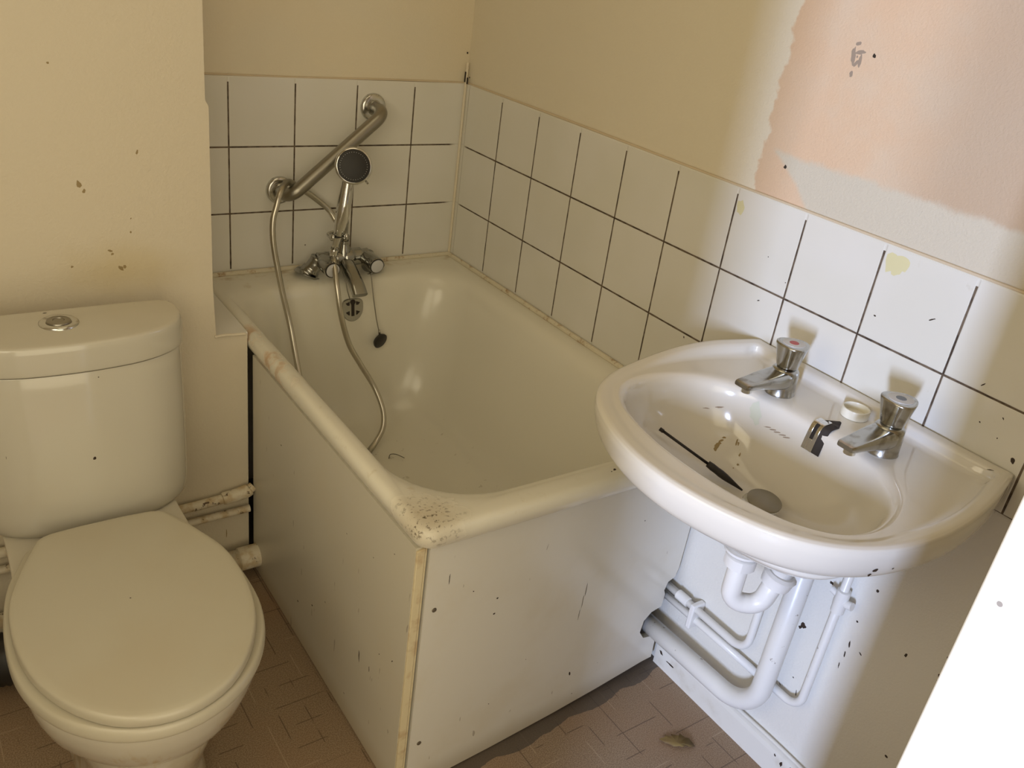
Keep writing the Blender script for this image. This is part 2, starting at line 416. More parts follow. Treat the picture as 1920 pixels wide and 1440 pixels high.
# ------------------------------------------------------------------ room shell
def shell(name, bm, m, parent=None, label=None, cat=None):
    o = obj(name, bm, m, parent, smooth=False)
    if not parent: o['kind'] = 'structure'
    if label: o['label'] = label
    if cat: o['category'] = cat
    return o
bm = bmesh.new(); box(bm, -3.9, .12, -3.9, .12, -.05, 0); floor = shell('floor', bm, M_floor, None, 'brown vinyl floor with faint broken grid lines', 'floor')
bm = bmesh.new(); box(bm, -1.75, .12, -1.91, .12, 2.40, 2.45); shell('ceiling', bm, M_cream, None, 'plain cream ceiling', 'ceiling')
bm = bmesh.new(); box(bm, -.85, .12, .005, .12, 0, 2.4); wb = shell('wall_back', bm, M_cream, None, 'cream painted wall with white tiles behind the bath mixer', 'wall')
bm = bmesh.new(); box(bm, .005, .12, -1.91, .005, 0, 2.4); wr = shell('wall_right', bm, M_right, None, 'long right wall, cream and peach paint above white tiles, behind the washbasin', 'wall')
# boxed-in wall behind the toilet; its lower part steps out to the bath
bm = bmesh.new()
prism(bm, [(-1.75, 0), (-.6695, 0), (-.6695, .588), (-.732, .590), (-.736, .70), (-.735, 1.035), (-.741, 1.045), (-.741, 2.4), (-1.75, 2.4)], lambda u, v, t: (u, t, v), -.33, .12)
wt = shell('wall_toilet', bm, M_cream2, None, 'textured cream wall standing behind the toilet cistern', 'wall')
bm = bmesh.new(); box(bm, -1.75, -1.62, -1.91, -.33, 0, 2.4); shell('wall_left', bm, M_cream, None, 'cream wall left of the toilet', 'wall')
bm = bmesh.new()   # front wall with the door opening
prism(bm, [(-1.75, 0), (-1.60, 0), (-1.60, 2.04), (-.767, 2.04), (-.767, 0), (.12, 0), (.12, 2.4), (-1.75, 2.4)], lambda u, v, t: (u, t, v), -1.91, -1.798)
shell('wall_front', bm, M_cream, None, 'front wall with the door opening', 'wall')
bm = bmesh.new(); box(bm, -.800, -.767, -1.925, -1.790, 0, 2.01); d1 = shell('door_1', bm, M_jamb, None, 'white painted door lining at the right edge, brightly lit', 'door lining'); bevel(d1, .004)
bm = bmesh.new(); box(bm, -1.60, -1.568, -1.925, -1.790, 0, 2.01); d2 = shell('door_2', bm, M_jamb, None, 'white painted door lining on the left of the doorway', 'door lining'); bevel(d2, .004)
bm = bmesh.new(); box(bm, -1.568, -.800, -1.925, -1.790, 2.01, 2.04); shell('trim_1', bm, M_jamb, None, 'white painted head of the door lining', 'door lining')

# unseen frosted window added behind the left fill light
bm = bmesh.new()
for a0, a1, z0, z1 in ((-1.70, -1.655, .30, 1.70), (-.945, -.90, .30, 1.70), (-1.70, -.90, .30, .345), (-1.70, -.90, 1.655, 1.70)): box(bm, -1.62, -1.595, a0, a1, z0, z1)
wf = shell('added_window_1', bm, M_jamb, None, 'added white framed frosted window on the left wall, out of view', 'window')
bm = bmesh.new(); box(bm, -1.619, -1.612, -1.655, -.945, .345, 1.655); shell('pane', bm, M_plastic, wf)

# tiles
bm = bmesh.new(); box(bm, -.80, 0, 0, .006, .55, 1.03); tb = shell('tiles', bm, M_tile_b, wb); bevel(tb, .001, 2)
bm = bmesh.new()
prism(bm, [(0, .55), (0, 1.03), (-1.795, 1.03), (-1.795, .73), (-1.066, .73), (-1.066, .55)], lambda u, v, t: (t, u, v), 0, .006)
tr = shell('tiles', bm, M_tile_r, wr); bevel(tr, .001, 2)
# thin worn beads: over the tiles, in the corner, along the bath
bm = bmesh.new(); tube(bm, spline([(0-.0, .003, 1.031), (-.2, .003, 1.0325), (-.45, .003, 1.031), (-.78, .003, 1.033)], 6), .0022, 8); shell('paint_line', bm, M_seal_top, wb)
bm = bmesh.new(); tube(bm, spline([(.003, 0, 1.0305), (.003, -.4, 1.032), (.003, -.9, 1.031), (.003, -1.71, 1.032)], 6), .0026, 8); shell('paint_line', bm, M_seal_top, wr)
bm = bmesh.new(); tube(bm, [(-.003, -.003, .585), (-.0035, -.003, 1.03), (-.003, -.003, 1.08)], .0035, 8); shell('corner_bead', bm, M_cream, wb)
bm = bmesh.new()
for z0, z1 in ((1.034, 1.058), (1.10, 1.104)):
    box(bm, -.0085, -.0068, -.006, -.002, z0, z1)
box(bm, -.004, -.002, -.010, -.006, 1.03, 1.045)
cc = shell('plaster_crack', bm, M_dark, wb)
bm = bmesh.new(); tube(bm, spline([(-.735, -.006, .588), (-.4, -.007, .590), (-.2, -.006, .589), (-.004, -.006, .589)], 6), .006, 10); shell('sealant_bead', bm, M_sealant, wb)
bm = bmesh.new(); tube(bm, spline([(-.005, -.004, .588), (-.006, -.3, .590), (-.006, -.7, .589), (-.005, -1.05, .590)], 6), .006, 10); shell('sealant_bead', bm, M_sealant, wr)
# tiled ledge between boxed wall and bath
bm = bmesh.new(); box(bm, -.733, -.668, -.329, -.0, .575, .591); lg = shell('tile_ledge', bm, M_tile_b, wt); bevel(lg, .0015)
bm = bmesh.new(); tube(bm, spline([(-.735, -.332, .590), (-.715, -.333, .592), (-.70, -.332, .590), (-.674, -.333, .589)], 5), [.003]*16, 8); shell('plaster_edge', bm, M_cream2, wt)

# marks on the walls
marks('glue_spots', wr, M_glue, (-1, 0, 0), [((0, -.929, .997), .010, .014, .3), ((0, -1.236, 1.005), .013, .016, 0), ((0, -1.252, 1.010), .012, .013, 1), ((0, -1.244, .998), .010, .009, 1)], 'yellowish dried glue spots on the tiles')
marks('glue_smear', wr, M_grey, (-1, 0, 0), [((.005, -1.063, 1.272), .004, .013, .2), ((.005, -1.074, 1.279), .008, .003, .2), ((.005, -1.071, 1.262), .006, .003, .9), ((.005, -1.077, 1.268), .003, .009, .1), ((.005, -1.066, 1.29), .005, .003, .1), ((.005, -1.068, 1.247), .003, .004, .1), ((.005, -1.0702, 1.272), .002, .002)], 'grey glue marks left where a fitting was pulled off')
marks('screw_hole', wr, M_dark, (-1, 0, 0), [((.005, -1.098, 1.278), .003, .003), ((.005, -.995, 1.086), .0032, .0034), ((.005, -.005, 1.045), .002, .002)])
marks('brown_drips', wr, M_rust, (-1, 0, 0), [((.005, -1.5395, .572), .0045, .006, .1), ((.005, -1.5385, .560), .0035, .011, .1), ((.005, -1.5375, .545), .0035, .006, 0), ((.005, -1.537, .535), .0025, .003),
    ((.005, -1.533, .502), .002, .004), ((.005, -1.534, .489), .003, .007, -.3), ((.005, -1.539, .483), .0045, .005, .4), ((.005, -1.543, .484), .004, .002, .3), ((.005, -1.539, .475), .005, .005),
    ((.005, -1.534, .468), .0045, .004), ((.005, -1.5345, .458), .0028, .013, .05), ((.005, -1.5345, .442), .0022, .012, .05), ((.005, -1.534, .424), .004, .007, 0), ((.005, -1.531, .430), .003, .003),
    ((.005, -1.536, .404), .0012, .008, .1), ((.005, -1.533, .385), .001, .010, .1), ((.003, -1.530, .750), .004, .010, .2), ((.003, -1.531, .740), .006, .004, .5), ((.003, -1.529, .762), .002, .003)], 'dark reddish-brown drips')
marks('dark_splashes', wr, M_dirt, (-1, 0, 0), [((0, -1.500, .811), .003, .0045, .3), ((.005, -1.534, .260), .0035, .004), ((.005, -1.509, .227), .0025, .003), ((.005, -1.473, .423), .002, .004), ((.005, -1.394, .494), .0025, .003),
    ((.005, -1.381, .418), .0018, .0022), ((.005, -1.383, .369), .0015, .007, .15), ((.005, -1.3815, .345), .0012, .008, .1), ((.005, -1.379, .318), .001, .006, .1), ((.005, -1.294, .337), .0055, .006), ((.005, -1.29, .33), .003, .004),
    ((.005, -1.406, .367), .0013, .0035), ((0, -1.017, .857), .0028, .001, .4), ((0, -1.235, .919), .0012, .002), ((0, -.871, .722), .0014, .0024, .3), ((0, -1.322, .949), .006, .001, .6), ((0, -1.424, .892), .004, .001, .9),
    ((.005, -1.325, .200), .001, .007, .2), ((.005, -1.31, .225), .0015, .0015), ((.005, -1.27, .17), .0025, .0012), ((.005, -1.29, .19), .003, .001), ((.005, -1.34, .25), .001, .005), ((.005, -1.345, .235), .0012, .003), ((0, -1.013, .936), .001, .001), ((0, -1.061, .907), .001, .001),
    ((.005, -1.31, .475), .0015, .012, .05), ((.005, -1.316, .452), .004, .003), ((.005, -1.585, .574), .0014, .0022), ((0, -1.467, .86), .001, .002), ((0, -1.44, .84), .0015, .001), ((0, -1.47, .83), .001, .001)])
marks('yellow_wall_marks', wt, M_brownmark, (0, -1, 0), [((-.898, -.33, .749), .0055, .0035), ((-.892, -.33, .751), .003, .003), ((-.914, -.33, .783), .002, .004), ((-.911, -.33, .777), .0025, .002), ((-.878, -.33, .815), .0018, .0018),
    ((-.876, -.33, .840), .001, .0018), ((-.955, -.33, .904), .007, .004), ((-.948, -.33, .892), .004, .0025), ((-.859, -.33, .956), .004, .0018), ((-.983, -.33, 1.098), .002, .002), ((-.978, -.33, .759), .002, .002), ((-.72, -.33, .104), .001, .012, 0)], 'brownish marks on the wall paint')

# skirting and thin cable on the right wall
bm = bmesh.new()
prism(bm, [(.006, 0), (-.007, 0), (-.007, .050), (-.006, .056), (-.005, .060), (-.002, .062), (.006, .066)], lambda u, v, t: (u, t, v), -1.712, -1.004)
bb = shell('baseboard_right', bm, M_white, None, 'chipped white skirting board below the washbasin pipes', 'skirting')
bm = bmesh.new(); tube(bm, spline([(-.003, -1.10, .072), (-.003, -1.2, .071), (-.003, -1.32, .073), (-.003, -1.45, .071), (-.003, -1.71, .072)], 6), .0038, 10)
cb = obj('cable', bm, M_white); tag(cb, 'thin white cable running along the top of the skirting board', 'cable')
marks('chips', bb, M_dirt, (-1, 0, 0), [((-.007, -1.352, .046), .006, .003), ((-.007, -1.372, .050), .007, .003), ((-.007, -1.335, .052), .003, .002), ((-.007, -1.05, .03), .012, .002, 0), ((-.007, -1.02, .038), .006, .003)])

# ------------------------------------------------------------------ bath
bath = thing('bathtub', 'short deep white bath with a grimy front corner, set in the tiled corner', 'bath', (-.33, -.53, 0))
def ring(x0, x1, y0, y1, rs, z, n=12): return [(x, y, z) for x, y in rrect(x0, x1, y0, y1, rs, n)]
keys = [
    ring(-.655, -.004, -1.046, -.004, [.012, .012, .022, .012], .545),
    ring(-.664, -.002, -1.055, -.003, [.012, .014, .028, .012], .552),
    ring(-.668, -.001, -1.060, -.002, [.012, .016, .030, .012], .566),
    ring(-.666, -.002, -1.058, -.003, [.012, .016, .029, .012], .578),
    ring(-.659, -.006, -1.051, -.006, [.012, .016, .027, .014], .5845),
    ring(-.650, -.014, -1.038, -.016, [.02, .03, .045, .03], .5855),
    ring(-.640, -.026, -1.020, -.050, [.05, .07, .105, .07], .583),
    ring(-.632, -.040, -1.006, -.078, [.08, .095, .14, .11], .577),
    ring(-0.622, -0.054, -0.981, -0.092, [.10, .11, .155, .135], .562),
    ring(-0.610, -0.068, -0.967, -0.103, [.11, .12, .16, .14], .525),
    ring(-0.595, -0.085, -0.942, -0.113, [.12, .12, .165, .145], .45),
    ring(-0.575, -0.105, -0.907, -0.125, [.12, .12, .165, .15], .36),
    ring(-0.550, -0.130, -0.867, -0.145, [.13, .13, .17, .16], .285),
    ring(-0.515, -0.165, -0.822, -0.180, [.13, .13, .16, .15], .238),
    ring(-0.466, -0.220, -0.757, -0.235, [.10, .10, .11, .10], .221),
    ring(-0.386, -0.300, -0.587, -0.360, [.03, .03, .03, .03], .216)]
bm = bmesh.new(); loft(bm, smooth_rings(keys, 5), cap0=False)
tub = obj('tub', bm, M_bath, bath); 
ofl = None
# overflow plate on the end wall of the tub
def frame(o, n, up=(0, 0, 1)):
    n = Vector(n).normalized(); u = Vector(up).cross(n).normalized(); v = n.cross(u)
    return lambda a, b, c: Vector(o)+u*a+v*b+n*c
F0 = frame((-.330, -.104, .513), (0, -1, .13))
F = lambda a, b, c: F0(a*1.1, b*1.1, c)
bm = bmesh.new()
outl = []
for k in range(40):
    a = 2*math.pi*k/40; x = .026*math.cos(a); y = .031*math.sin(a)
    if y > 0: x = .026*math.copysign(abs(math.cos(a))**.55, math.cos(a)); y = .022*math.sin(a)**.6
    outl.append((x, y-.002))
loft(bm, [[F(x, y, 0) for x, y in outl], [F(x, y, .003) for x, y in outl], [F(x*.94, y*.94, .005) for x, y in outl], [F(x*.8, y*.8, .0045) for x, y in outl]])
op = obj('overflow_plate', bm, M_flow, bath, angle=40)
bm = bmesh.new()
prism(bm, [(-.0035, -.020), (.0035, -.020), (.0035, .006), (.0065, .012), (.004, .017), (0, .018), (-.004, .017), (-.0065, .012), (-.0035, .006)], F, .0046, .0055)
for sx in (-1, 1):
    prism(bm, [(sx*.008, .005), (sx*.008, .013), (sx*.017, .010), (sx*.013, .005)], F, .0046, .0054)
    prism(bm, [(sx*.008, -.008), (sx*.008, -.018), (sx*.011, -.017), (sx*.017, -.011)], F, .0046, .0054)
obj('overflow_slot', bm, M_dark, op, smooth=False)
marks('rim_chips', bath, M_dirt, (0, -.2, 1), [((-.281, -1.033, .5853), .003, .004), ((-.29, -1.036, .5851), .0015, .002)])

# bath panels
sp = thing('bath_side_panel', 'yellowed white bath side panel facing the toilet', 'bath panel', (-.655, -.69, 0))
bm = bmesh.new(); prism(bm, [(-.340, .004), (-1.034, .004), (-1.034, .543), (-.340, .543)], lambda u, v, t: (t, u, v), -.662, -.648); o = obj('board', bm, M_panel_side, sp, smooth=False)
bm = bmesh.new(); prism(bm, [(-.6615, .004), (-.6485, .004), (-.6485, .542), (-.6615, .538)], lambda u, v, t: (u, t, v), -1.0385, -1.0341); o = obj('edge_strip', bm, M_batten, sp, smooth=False); o['label'] = 'pale yellow edging strip'; bevel(o, .0006, 2)
bm = bmesh.new(); box(bm, -.6478, -.6445, -1.0375, -1.028, .004, .541); obj('corner_batten', bm, M_batten, sp, smooth=False)
marks('scratches', sp, M_dirt, (-1, 0, 0), [((-.662, -.879, .193), .0018, .013, .1), ((-.662, -.919, .197), .0012, .007, .1), ((-.662, -.973, .489), .001, .002), ((-.662, -.671, .145), .002, .003), ((-.662, -.805, .413), .001, .0015), ((-.662, -.499, .418), .0015, .003), ((-.662, -.994, .283), .001, .003), ((-.662, -.906, .434), .001, .0015), ((-.662, -.95, .26), .001, .002), ((-.662, -.73, .2), .001, .002), ((-.662, -.829, .055), .001, .003), ((-.662, -.60, .10), .003, .002)])

ep = thing('bath_end_panel', 'white laminate bath end panel with two screws, reaching the washbasin pipes', 'bath panel', (-.32, -1.04, 0))
EY = lambda x: -1.040 + (x+.64)*(.034/.64)      # slightly skewed panel
prof = [(-.640, .004), (-.45, .003), (-.30, .006), (-.18, .012), (-.10, .018), (-.05, .022), (-.022, .022), (-.024, .085), (-.066, .096), (-.082, .118), (-.078, .148), (-.060, .164), (-.032, .168), (-.030, .200), (-.036, .212), (-.030, .232), (-.012, .238), (-.006, .26), (-.004, .40), (-.004, .543), (-.640, .543)]
bm = bmesh.new()
prism(bm, prof, lambda u, v, t: (u, EY(u)+t, v), 0, .012); obj('board', bm, M_panel, ep, smooth=False)
for z in (.413, .115):
    bm = bmesh.new(); lathe(bm, [(0, .0042), (.0008, .0042), (.0016, .003), (.0012, .0)], (-.621, EY(-.621)-.0002, z), (0, -1, 0), 20); obj('screw', bm, M_screw, ep, angle=50)
marks('scratches', ep, M_dirt, (0, -1, 0), [((-.273, EY(-.273)-.0003, .100), .0022, .0045, .3), ((-.276, EY(-.276)-.0003, .312), .0007, .018, 0), ((-.279, EY(-.279)-.0003, .285), .0006, .014, 0), ((-.2815, EY(-.28)-.0003, .255), .0006, .012, 0), ((-.492, EY(-.49)-.0003, .383), .0018, .002), ((-.494, EY(-.49)-.0003, .350), .002, .0022), ((-.598, EY(-.598)-.0003, .466), .0007, .010, 0),
     ((-.546, EY(-.546)-.0003, .42), .001, .0015), ((-.474, EY(-.474)-.0003, .128), .001, .0015), ((-.153, EY(-.153)-.0003, .428), .0012, .0014), ((-.40, EY(-.4)-.0003, .20), .0008, .001)])
# ------------------------------------------------------------------ toilet
TX = -1.015
toilet = thing('toilet', 'close-coupled white toilet with closed lid, beside the bath side panel', 'toilet', (TX, -.85, 0))
NR = 96
def half(pts, cx=TX):
    """mirror a half outline (dx, y) from back to front"""
    right = [(cx+dx, y) for dx, y in pts]; left = [(cx-dx, y) for dx, y in reversed(pts) if dx > 1e-6]
    return right + left
def egg(pts, cx=TX, sm=True, n=6):
    o = half(pts, cx)
    return [(p.x, p.y) for p in spline([(x, y, 0) for x, y in o], n, closed=True)] if sm else o
lid_half = [(0, -.604), (.05, -.605), (.093, -.612), (.114, -.645), (.137, -.695), (.158, -.755), (.164, -.82), (.160, -.88), (.146, -.935), (.118, -.99), (.080, -1.032), (.040, -1.053), (0, -1.060)]
ring_half = [(0, -.600), (.06, -.601), (.111, -.608), (.135, -.650), (.155, -.695), (.168, -.755), (.174, -.82), (.172, -.885), (.157, -.943), (.129, -.994), (.088, -1.034), (.044, -1.056), (0, -1.063)]
bowl_half = [(0, -.42), (.07, -.42), (.120, -.425), (.138, -.47), (.140, -.56), (.143, -.64), (.154, -.72), (.164, -.80), (.164, -.875), (.152, -.938), (.123, -.985), (.083, -1.023), (.042, -1.043), (0, -1.049)]
BC = (TX, -.78)
def oring(half_pts, z, k=1.0, c=BC, shift=(0, 0), ky=None):
    pts = radial(egg(half_pts), c, NR, math.pi/NR)
    ky = k if ky is None else ky
    return [(c[0]+(x-c[0])*k+shift[0], c[1]+(y-c[1])*ky+shift[1], z) for x, y in pts]
# bowl and foot as one ceramic body
foot_half = [(0, -.50), (.06, -.50), (.090, -.53), (.098, -.62), (.096, -.72), (.092, -.80), (.082, -.86), (.055, -.905), (.028, -.920), (0, -.925)]
neck_half = [(0, -.47), (.06, -.47), (.095, -.50), (.102, -.60), (.105, -.70), (.108, -.80), (.102, -.87), (.078, -.925), (.040, -.955), (0, -.962)]
keys = [oring(foot_half, 0.0, 1.04), oring(foot_half, .02, 1.03), oring(foot_half, .09, .98), oring(neck_half, .17, .95), oring(neck_half, .225, 1.02),
        oring(bowl_half, .275, .86, ky=.88), oring(bowl_half, .315, .955, ky=.96), oring(bowl_half, .345, .995), oring(bowl_half, .362, 1.0), oring(bowl_half, .3695, .985), oring(bowl_half, .370, .90)]
bm = bmesh.new(); loft(bm, smooth_rings(keys, 5)); obj('bowl', bm, M_bowl, toilet)
keys = [oring(ring_half, .371, .93), oring(ring_half, .3715, .985), oring(ring_half, .376, 1.0), oring(ring_half, .386, .998), oring(ring_half, .392, .985), oring(ring_half, .3935, .95), oring(ring_half, .3935, .8)]
bm = bmesh.new(); loft(bm, smooth_rings(keys, 4)); obj('seat', bm, M_seat, toilet)
keys = [oring(lid_half, .3945, .95), oring(lid_half, .395, .990), oring(lid_half, .399, 1.0), oring(lid_half, .407, 1.0), oring(lid_half, .4115, .990), oring(lid_half, .4135, .965), oring(lid_half, .4145, .90), oring(lid_half, .4155, .6), oring(lid_half, .416, .2)]
bm = bmesh.new(); loft(bm, smooth_rings(keys, 4)); lid = obj('seat_lid', bm, M_seat, toilet)
# cistern
CX = -1.014; CC = (CX, -.47)
cist_half = [(0, -.405), (.10, -.405), (.150, -.406), (.170, -.412), (.178, -.430), (.179, -.455), (.176, -.480), (.160, -.510), (.125, -.534), (.085, -.547), (.04, -.5525), (0, -.554)]
def cring(z, k=1.0, ky=None, dy=0.0, kx=None):
    pts = radial(egg(cist_half, CX), CC, NR, math.pi/NR); ky = k if ky is None else ky; kx = k if kx is None else kx
    return [(CC[0]+(x-CC[0])*kx, CC[1]+(y-CC[1])*ky+dy, z) for x, y in pts]
keys = [cring(.3705, .85, .75, .004), cring(.3705, .93, 1.10, .0), cring(.374, .968, 1.17, .0), cring(.388, .988, 1.24), cring(.42, .996, 1.24), cring(.52, 1.0, 1.16), cring(.62, .993, 1.05), cring(.660, .985, .985), cring(.664, .97, .96)]
bm = bmesh.new(); loft(bm, smooth_rings(keys, 6)); obj('cistern', bm, M_ceramic, toilet)
keys = [cring(.6655, .975, .96), cring(.667, 1.0, 1.0), cring(.672, 1.012, 1.02), cring(.700, 1.012, 1.015), cring(.710, 1.004, 1.0), cring(.7145, .985, .97), cring(.7160, .93, .88), cring(.7165, .7, .6), cring(.717, .3, .3)]
bm = bmesh.new(); loft(bm, smooth_rings(keys, 5)); clid = obj('cistern_lid', bm, M_ceramic, toilet)
bm = bmesh.new(); lathe(bm, [(0, .030), (.003, .030), (.0055, .027), (.006, .022), (.0045, .0195)], (-1.027, -.468, .7155), (0, 0, 1), 40); fb = obj('flush_button', bm, M_chrome, clid, angle=60)
bm = bmesh.new(); lathe(bm, [(0, .0185), (.006, .0185), (.0075, .017), (.0075, .009), (.0065, .0085), (.0072, .007), (.0076, .0)], (-1.027, -.468, .7155), (0, 0, 1), 32); obj('push_plate', bm, M_dull, fb, angle=50)
marks('dark_specks', toilet, M_dirt, (0, -1, .05), [((-1.010, -.5685, .513), .0022, .0028), ((-1.133, -.5460, .530), .0012, .005, 0), ((-1.107, -.5555, .536), .001, .001), ((-.972, -.5525, .648), .0012, .0012), ((-.885, -.5290, .657), .0012, .0045, .2), ((-.9905, -.556, .655), .001, .001), ((-.905, -.5405, .54), .001, .004)])
marks('dark_specks', toilet, M_dirt, (0, 0, 1), [((-1.040, -.420, .7164), .0035, .0015, 0), ((-1.040, -.536, .7130), .0015, .0015), ((-1.02, -.82, .4162), .001, .0012), ((-.9, -.42, .716), .002, .001)])
marks('lid_nick', toilet, M_dirt, (-1, -.3, .3), [((-1.175, -.735, .388), .002, .004, .2)])
# dark ribbed waste connector low behind the toilet on the left
bm = bmesh.new()
pth = [(-1.10, -.50, .075), (-1.17, -.49, .070), (-1.23, -.47, .065), (-1.45, -.46, .06)]
pl = spline(pth, 14); tube(bm, pl, [.045+.004*(i % 2) for i in range(len(pl))], 24)
wc = obj('waste_connector', bm, M_rubber, toilet); wc['label'] = 'dark ribbed waste connector'

# pipes on the wall behind the toilet
def pipe(name, path, r, m, label, cat='pipe', rad=.03, seg=16, group=None):
    bm = bmesh.new(); P = fillet(path, rad) if len(path) > 2 else path; tube(bm, P, r, seg)
    return tag(obj(name, bm, m, None, angle=50), label, cat, group)
tp = thing('heating_pipe', 'upper flaking cream pipe on the wall behind the toilet', 'pipe', (-.9, -.345, .21))
bm = bmesh.new(); tube(bm, fillet([(-1.60, -.346, .200), (-.80, -.346, .208), (-.69, -.346, .212), (-.670, -.346, .222), (-.664, -.345, .226)], .02), .0105, 16); obj('tube', bm, M_pipe_old, tp)
bm = bmesh.new(); tube(bm, spline([(-.733, -.347, .211), (-.725, -.347, .212), (-.70, -.347, .214), (-.680, -.347, .218), (-.671, -.346, .222)], 5), [.011, .0125, .0135, .0135, .0145, .0145, .0145, .0145, .0145, .0145, .0145, .0145, .0148, .0148, .015, .0148, .0148, .0145, .0140, .0115, .009], 18); obj('elbow_fitting', bm, M_pipe_old, tp)
pipe('heating_pipe', [(-1.60, -.343, .158), (-.80, -.343, .166), (-.672, -.343, .168)], .0085, M_pipe_old, 'lower thin cream pipe on the wall behind the toilet')
bt = thing('soil_pipe', 'thick dirty cream pipe near the floor entering the side panel behind the toilet', 'pipe', (-.9, -.37, .05))
bm = bmesh.new(); tube(bm, [(-1.60, -.366, .046), (-.655, -.366, .052)], .0235, 24); obj('tube', bm, M_pipe_old, bt)
bm = bmesh.new(); lathe(bm, [(0, .0245), (.002, .0265), (.044, .0265), (.046, .024)], (-.706, -.366, .0515), (1, 0, 0), 28); obj('coupling', bm, M_pipe_old, bt, angle=50)

# ------------------------------------------------------------------ grab rail
rail = thing('grab_rail', 'tarnished chrome grab rail slanting up the tiled back wall', 'grab rail', (-.36, 0, .87))
A = Vector((-.478, 0, .781)); B = Vector((-.252, 0, .970))
bm = bmesh.new(); tube(bm, fillet([A+Vector((0, -.004, 0)), A+Vector((0, -.064, 0)), B+Vector((0, -.064, 0)), B+Vector((0, -.004, 0))], .040, 12), .0152, 24); obj('bar', bm, M_dull, rail)
for P in (A, B):
    bm = bmesh.new(); lathe(bm, [(0, .032), (.004, .032), (.008, .030), (.010, .026), (.010, .018), (.013, .0165), (.016, .016)], P+Vector((0, .0, 0)), (0, -1, 0), 40); obj('flange', bm, M_chrome, rail, angle=40)

# ------------------------------------------------------------------ bath mixer
mx = thing('bath_mixer_tap', 'chrome bath shower mixer with two round handles on the back rim', 'mixer tap', (-.335, -.06, .585))
bm = bmesh.new()
MX = -.338
tube(bm, spline([(-.405, -.060, .628), (-.385, -.060, .627), (-.360, -.060, .626), (MX, -.060, .626), (-.316, -.060, .626), (-.290, -.060, .627), (-.272, -.060, .628)], 6), [.015]*6+[.017]*6+[.020]*6+[.024]*6+[.021]*6+[.017]*6+[.015], 20)
tube(bm, spline([(MX, -.060, .628), (MX, -.060, .650), (MX, -.060, .668)], 4), [.021, .020, .019, .018, .016, .014, .012, .012, .012], 20)
for s, x in ((-1, -.402), (1, -.276)):
    tube(bm, spline([(x, -.058, .630), (x+s*.005, -.055, .615), (x+s*.014, -.051, .600), (x+s*.022, -.048, .590), (x+s*.024, -.048, .586)], 5), [.018]*5+[.019]*5+[.022]*5+[.026, .028, .030, .0315, .032, .0325], 24)
obj('mixer_body', bm, M_mixer, mx)
bm = bmesh.new()
sp_ = spline([(MX, -.062, .622), (MX, -.088, .612), (MX, -.115, .598), (MX, -.142, .582), (MX, -.160, .566)], 6)
rg = []
for i, P in enumerate(sp_):
    t_ = (sp_[min(i+1, len(sp_)-1)]-sp_[max(i-1, 0)]).normalized(); n_ = Vector((1, 0, 0)).cross(t_)
    w_ = .017+.002*i/len(sp_); h_ = .015-.006*i/len(sp_)
    rg.append([P+Vector((1, 0, 0))*u+n_*v for u, v in rrect(-w_, w_, -h_, h_, h_*.8, 4)])
loft(bm, rg)
obj('spout', bm, M_mixer, mx, angle=50)
for x in (-.396, -.284):
    ax = Vector((.02 if x < -.3 else .06, -1, -.10)).normalized(); o0 = Vector((x, -.066, .628))
    bm = bmesh.new(); lathe(bm, [(0, .014), (.010, .015), (.013, .0185), (.016, .0200), (.052, .0205), (.058, .0200), (.060, .0190)], o0, ax, 32)
    kb = obj('handle', bm, M_mixer, mx, angle=40)
    bm = bmesh.new(); lathe(bm, [(.0595, .0190), (.0605, .0186), (.0612, .0170)], o0, ax, 32); obj('black_ring', bm, M_black, kb, angle=30)
    bm = bmesh.new(); lathe(bm, [(.060, .0165), (.0625, .0162), (.0635, .014), (.0635, .0)], o0, ax, 32); obj('index_disc', bm, M_index, kb, angle=40)
# riser stub and cradle holding the handset
bm = bmesh.new()
tube(bm, spline([(MX, -.060, .664), (MX, -.060, .692), (MX-.002, -.066, .715), (MX-.006, -.072, .726)], 5), .0085, 16)
lathe(bm, [(0, .0115), (.004, .013), (.010, .013), (.013, .0115)], (MX, -.060, .670), (0, 0, 1), 24)
obj('riser', bm, M_mixer, mx, angle=60)

# handset
HB = Vector((-.381, -.100, .664)); HT = Vector((-.357, -.112, .850))   # bottom and top of the handle
hs = thing('hand_shower', 'chrome hand shower with round dark spray face standing in its cradle', 'hand shower', HB)
hd = (HT-HB).normalized()
bm = bmesh.new()
hp = [HB+hd*.182*k/14+Vector((0, -.006*math.sin(math.pi*k/14), 0)) for k in range(15)]
tube(bm, hp, [.0095, .0100, .0105, .0112, .0125, .014, .0155, .0162, .0165, .0162, .0155, .0145, .0135, .013, .0125], 24)
handle = obj('handle', bm, M_chrome_sharp, hs)
HC = Vector((-.356, -.128, .867)); hn = (Vector((-1.05, -1.75, 1.05))-Vector((-.345, -.128, .864))).normalized(); hn = Vector((-.34, -.86, .22)).normalized()
bm = bmesh.new(); lathe(bm, [(-.024, .004), (-.022, .014), (-.014, .028), (-.004, .0380), (.004, .0412), (.009, .0412), (.012, .0392), (.0125, .0365), (.0105, .0355)], HC, hn, 48); hh = obj('shower_head', bm, M_chrome_sharp, hs, angle=50)
bm = bmesh.new(); lathe(bm, [(.006, .0356), (.0115, .0356), (.0122, .034), (.0122, .0)], HC, hn, 48); obj('spray_face', bm, M_face, hh, angle=40)
bm = bmesh.new(); G = frame(HC, hn)
for k in range(36):
    a = 2*math.pi*k/36
    lathe(bm, [(0, .0007), (.0008, .0006)], G(.0300*math.cos(a), .0300*math.sin(a), .0121), hn, 6)
nz = obj('spray_nozzles', bm, M_index, hh, smooth=False); nz['kind'] = 'stuff'
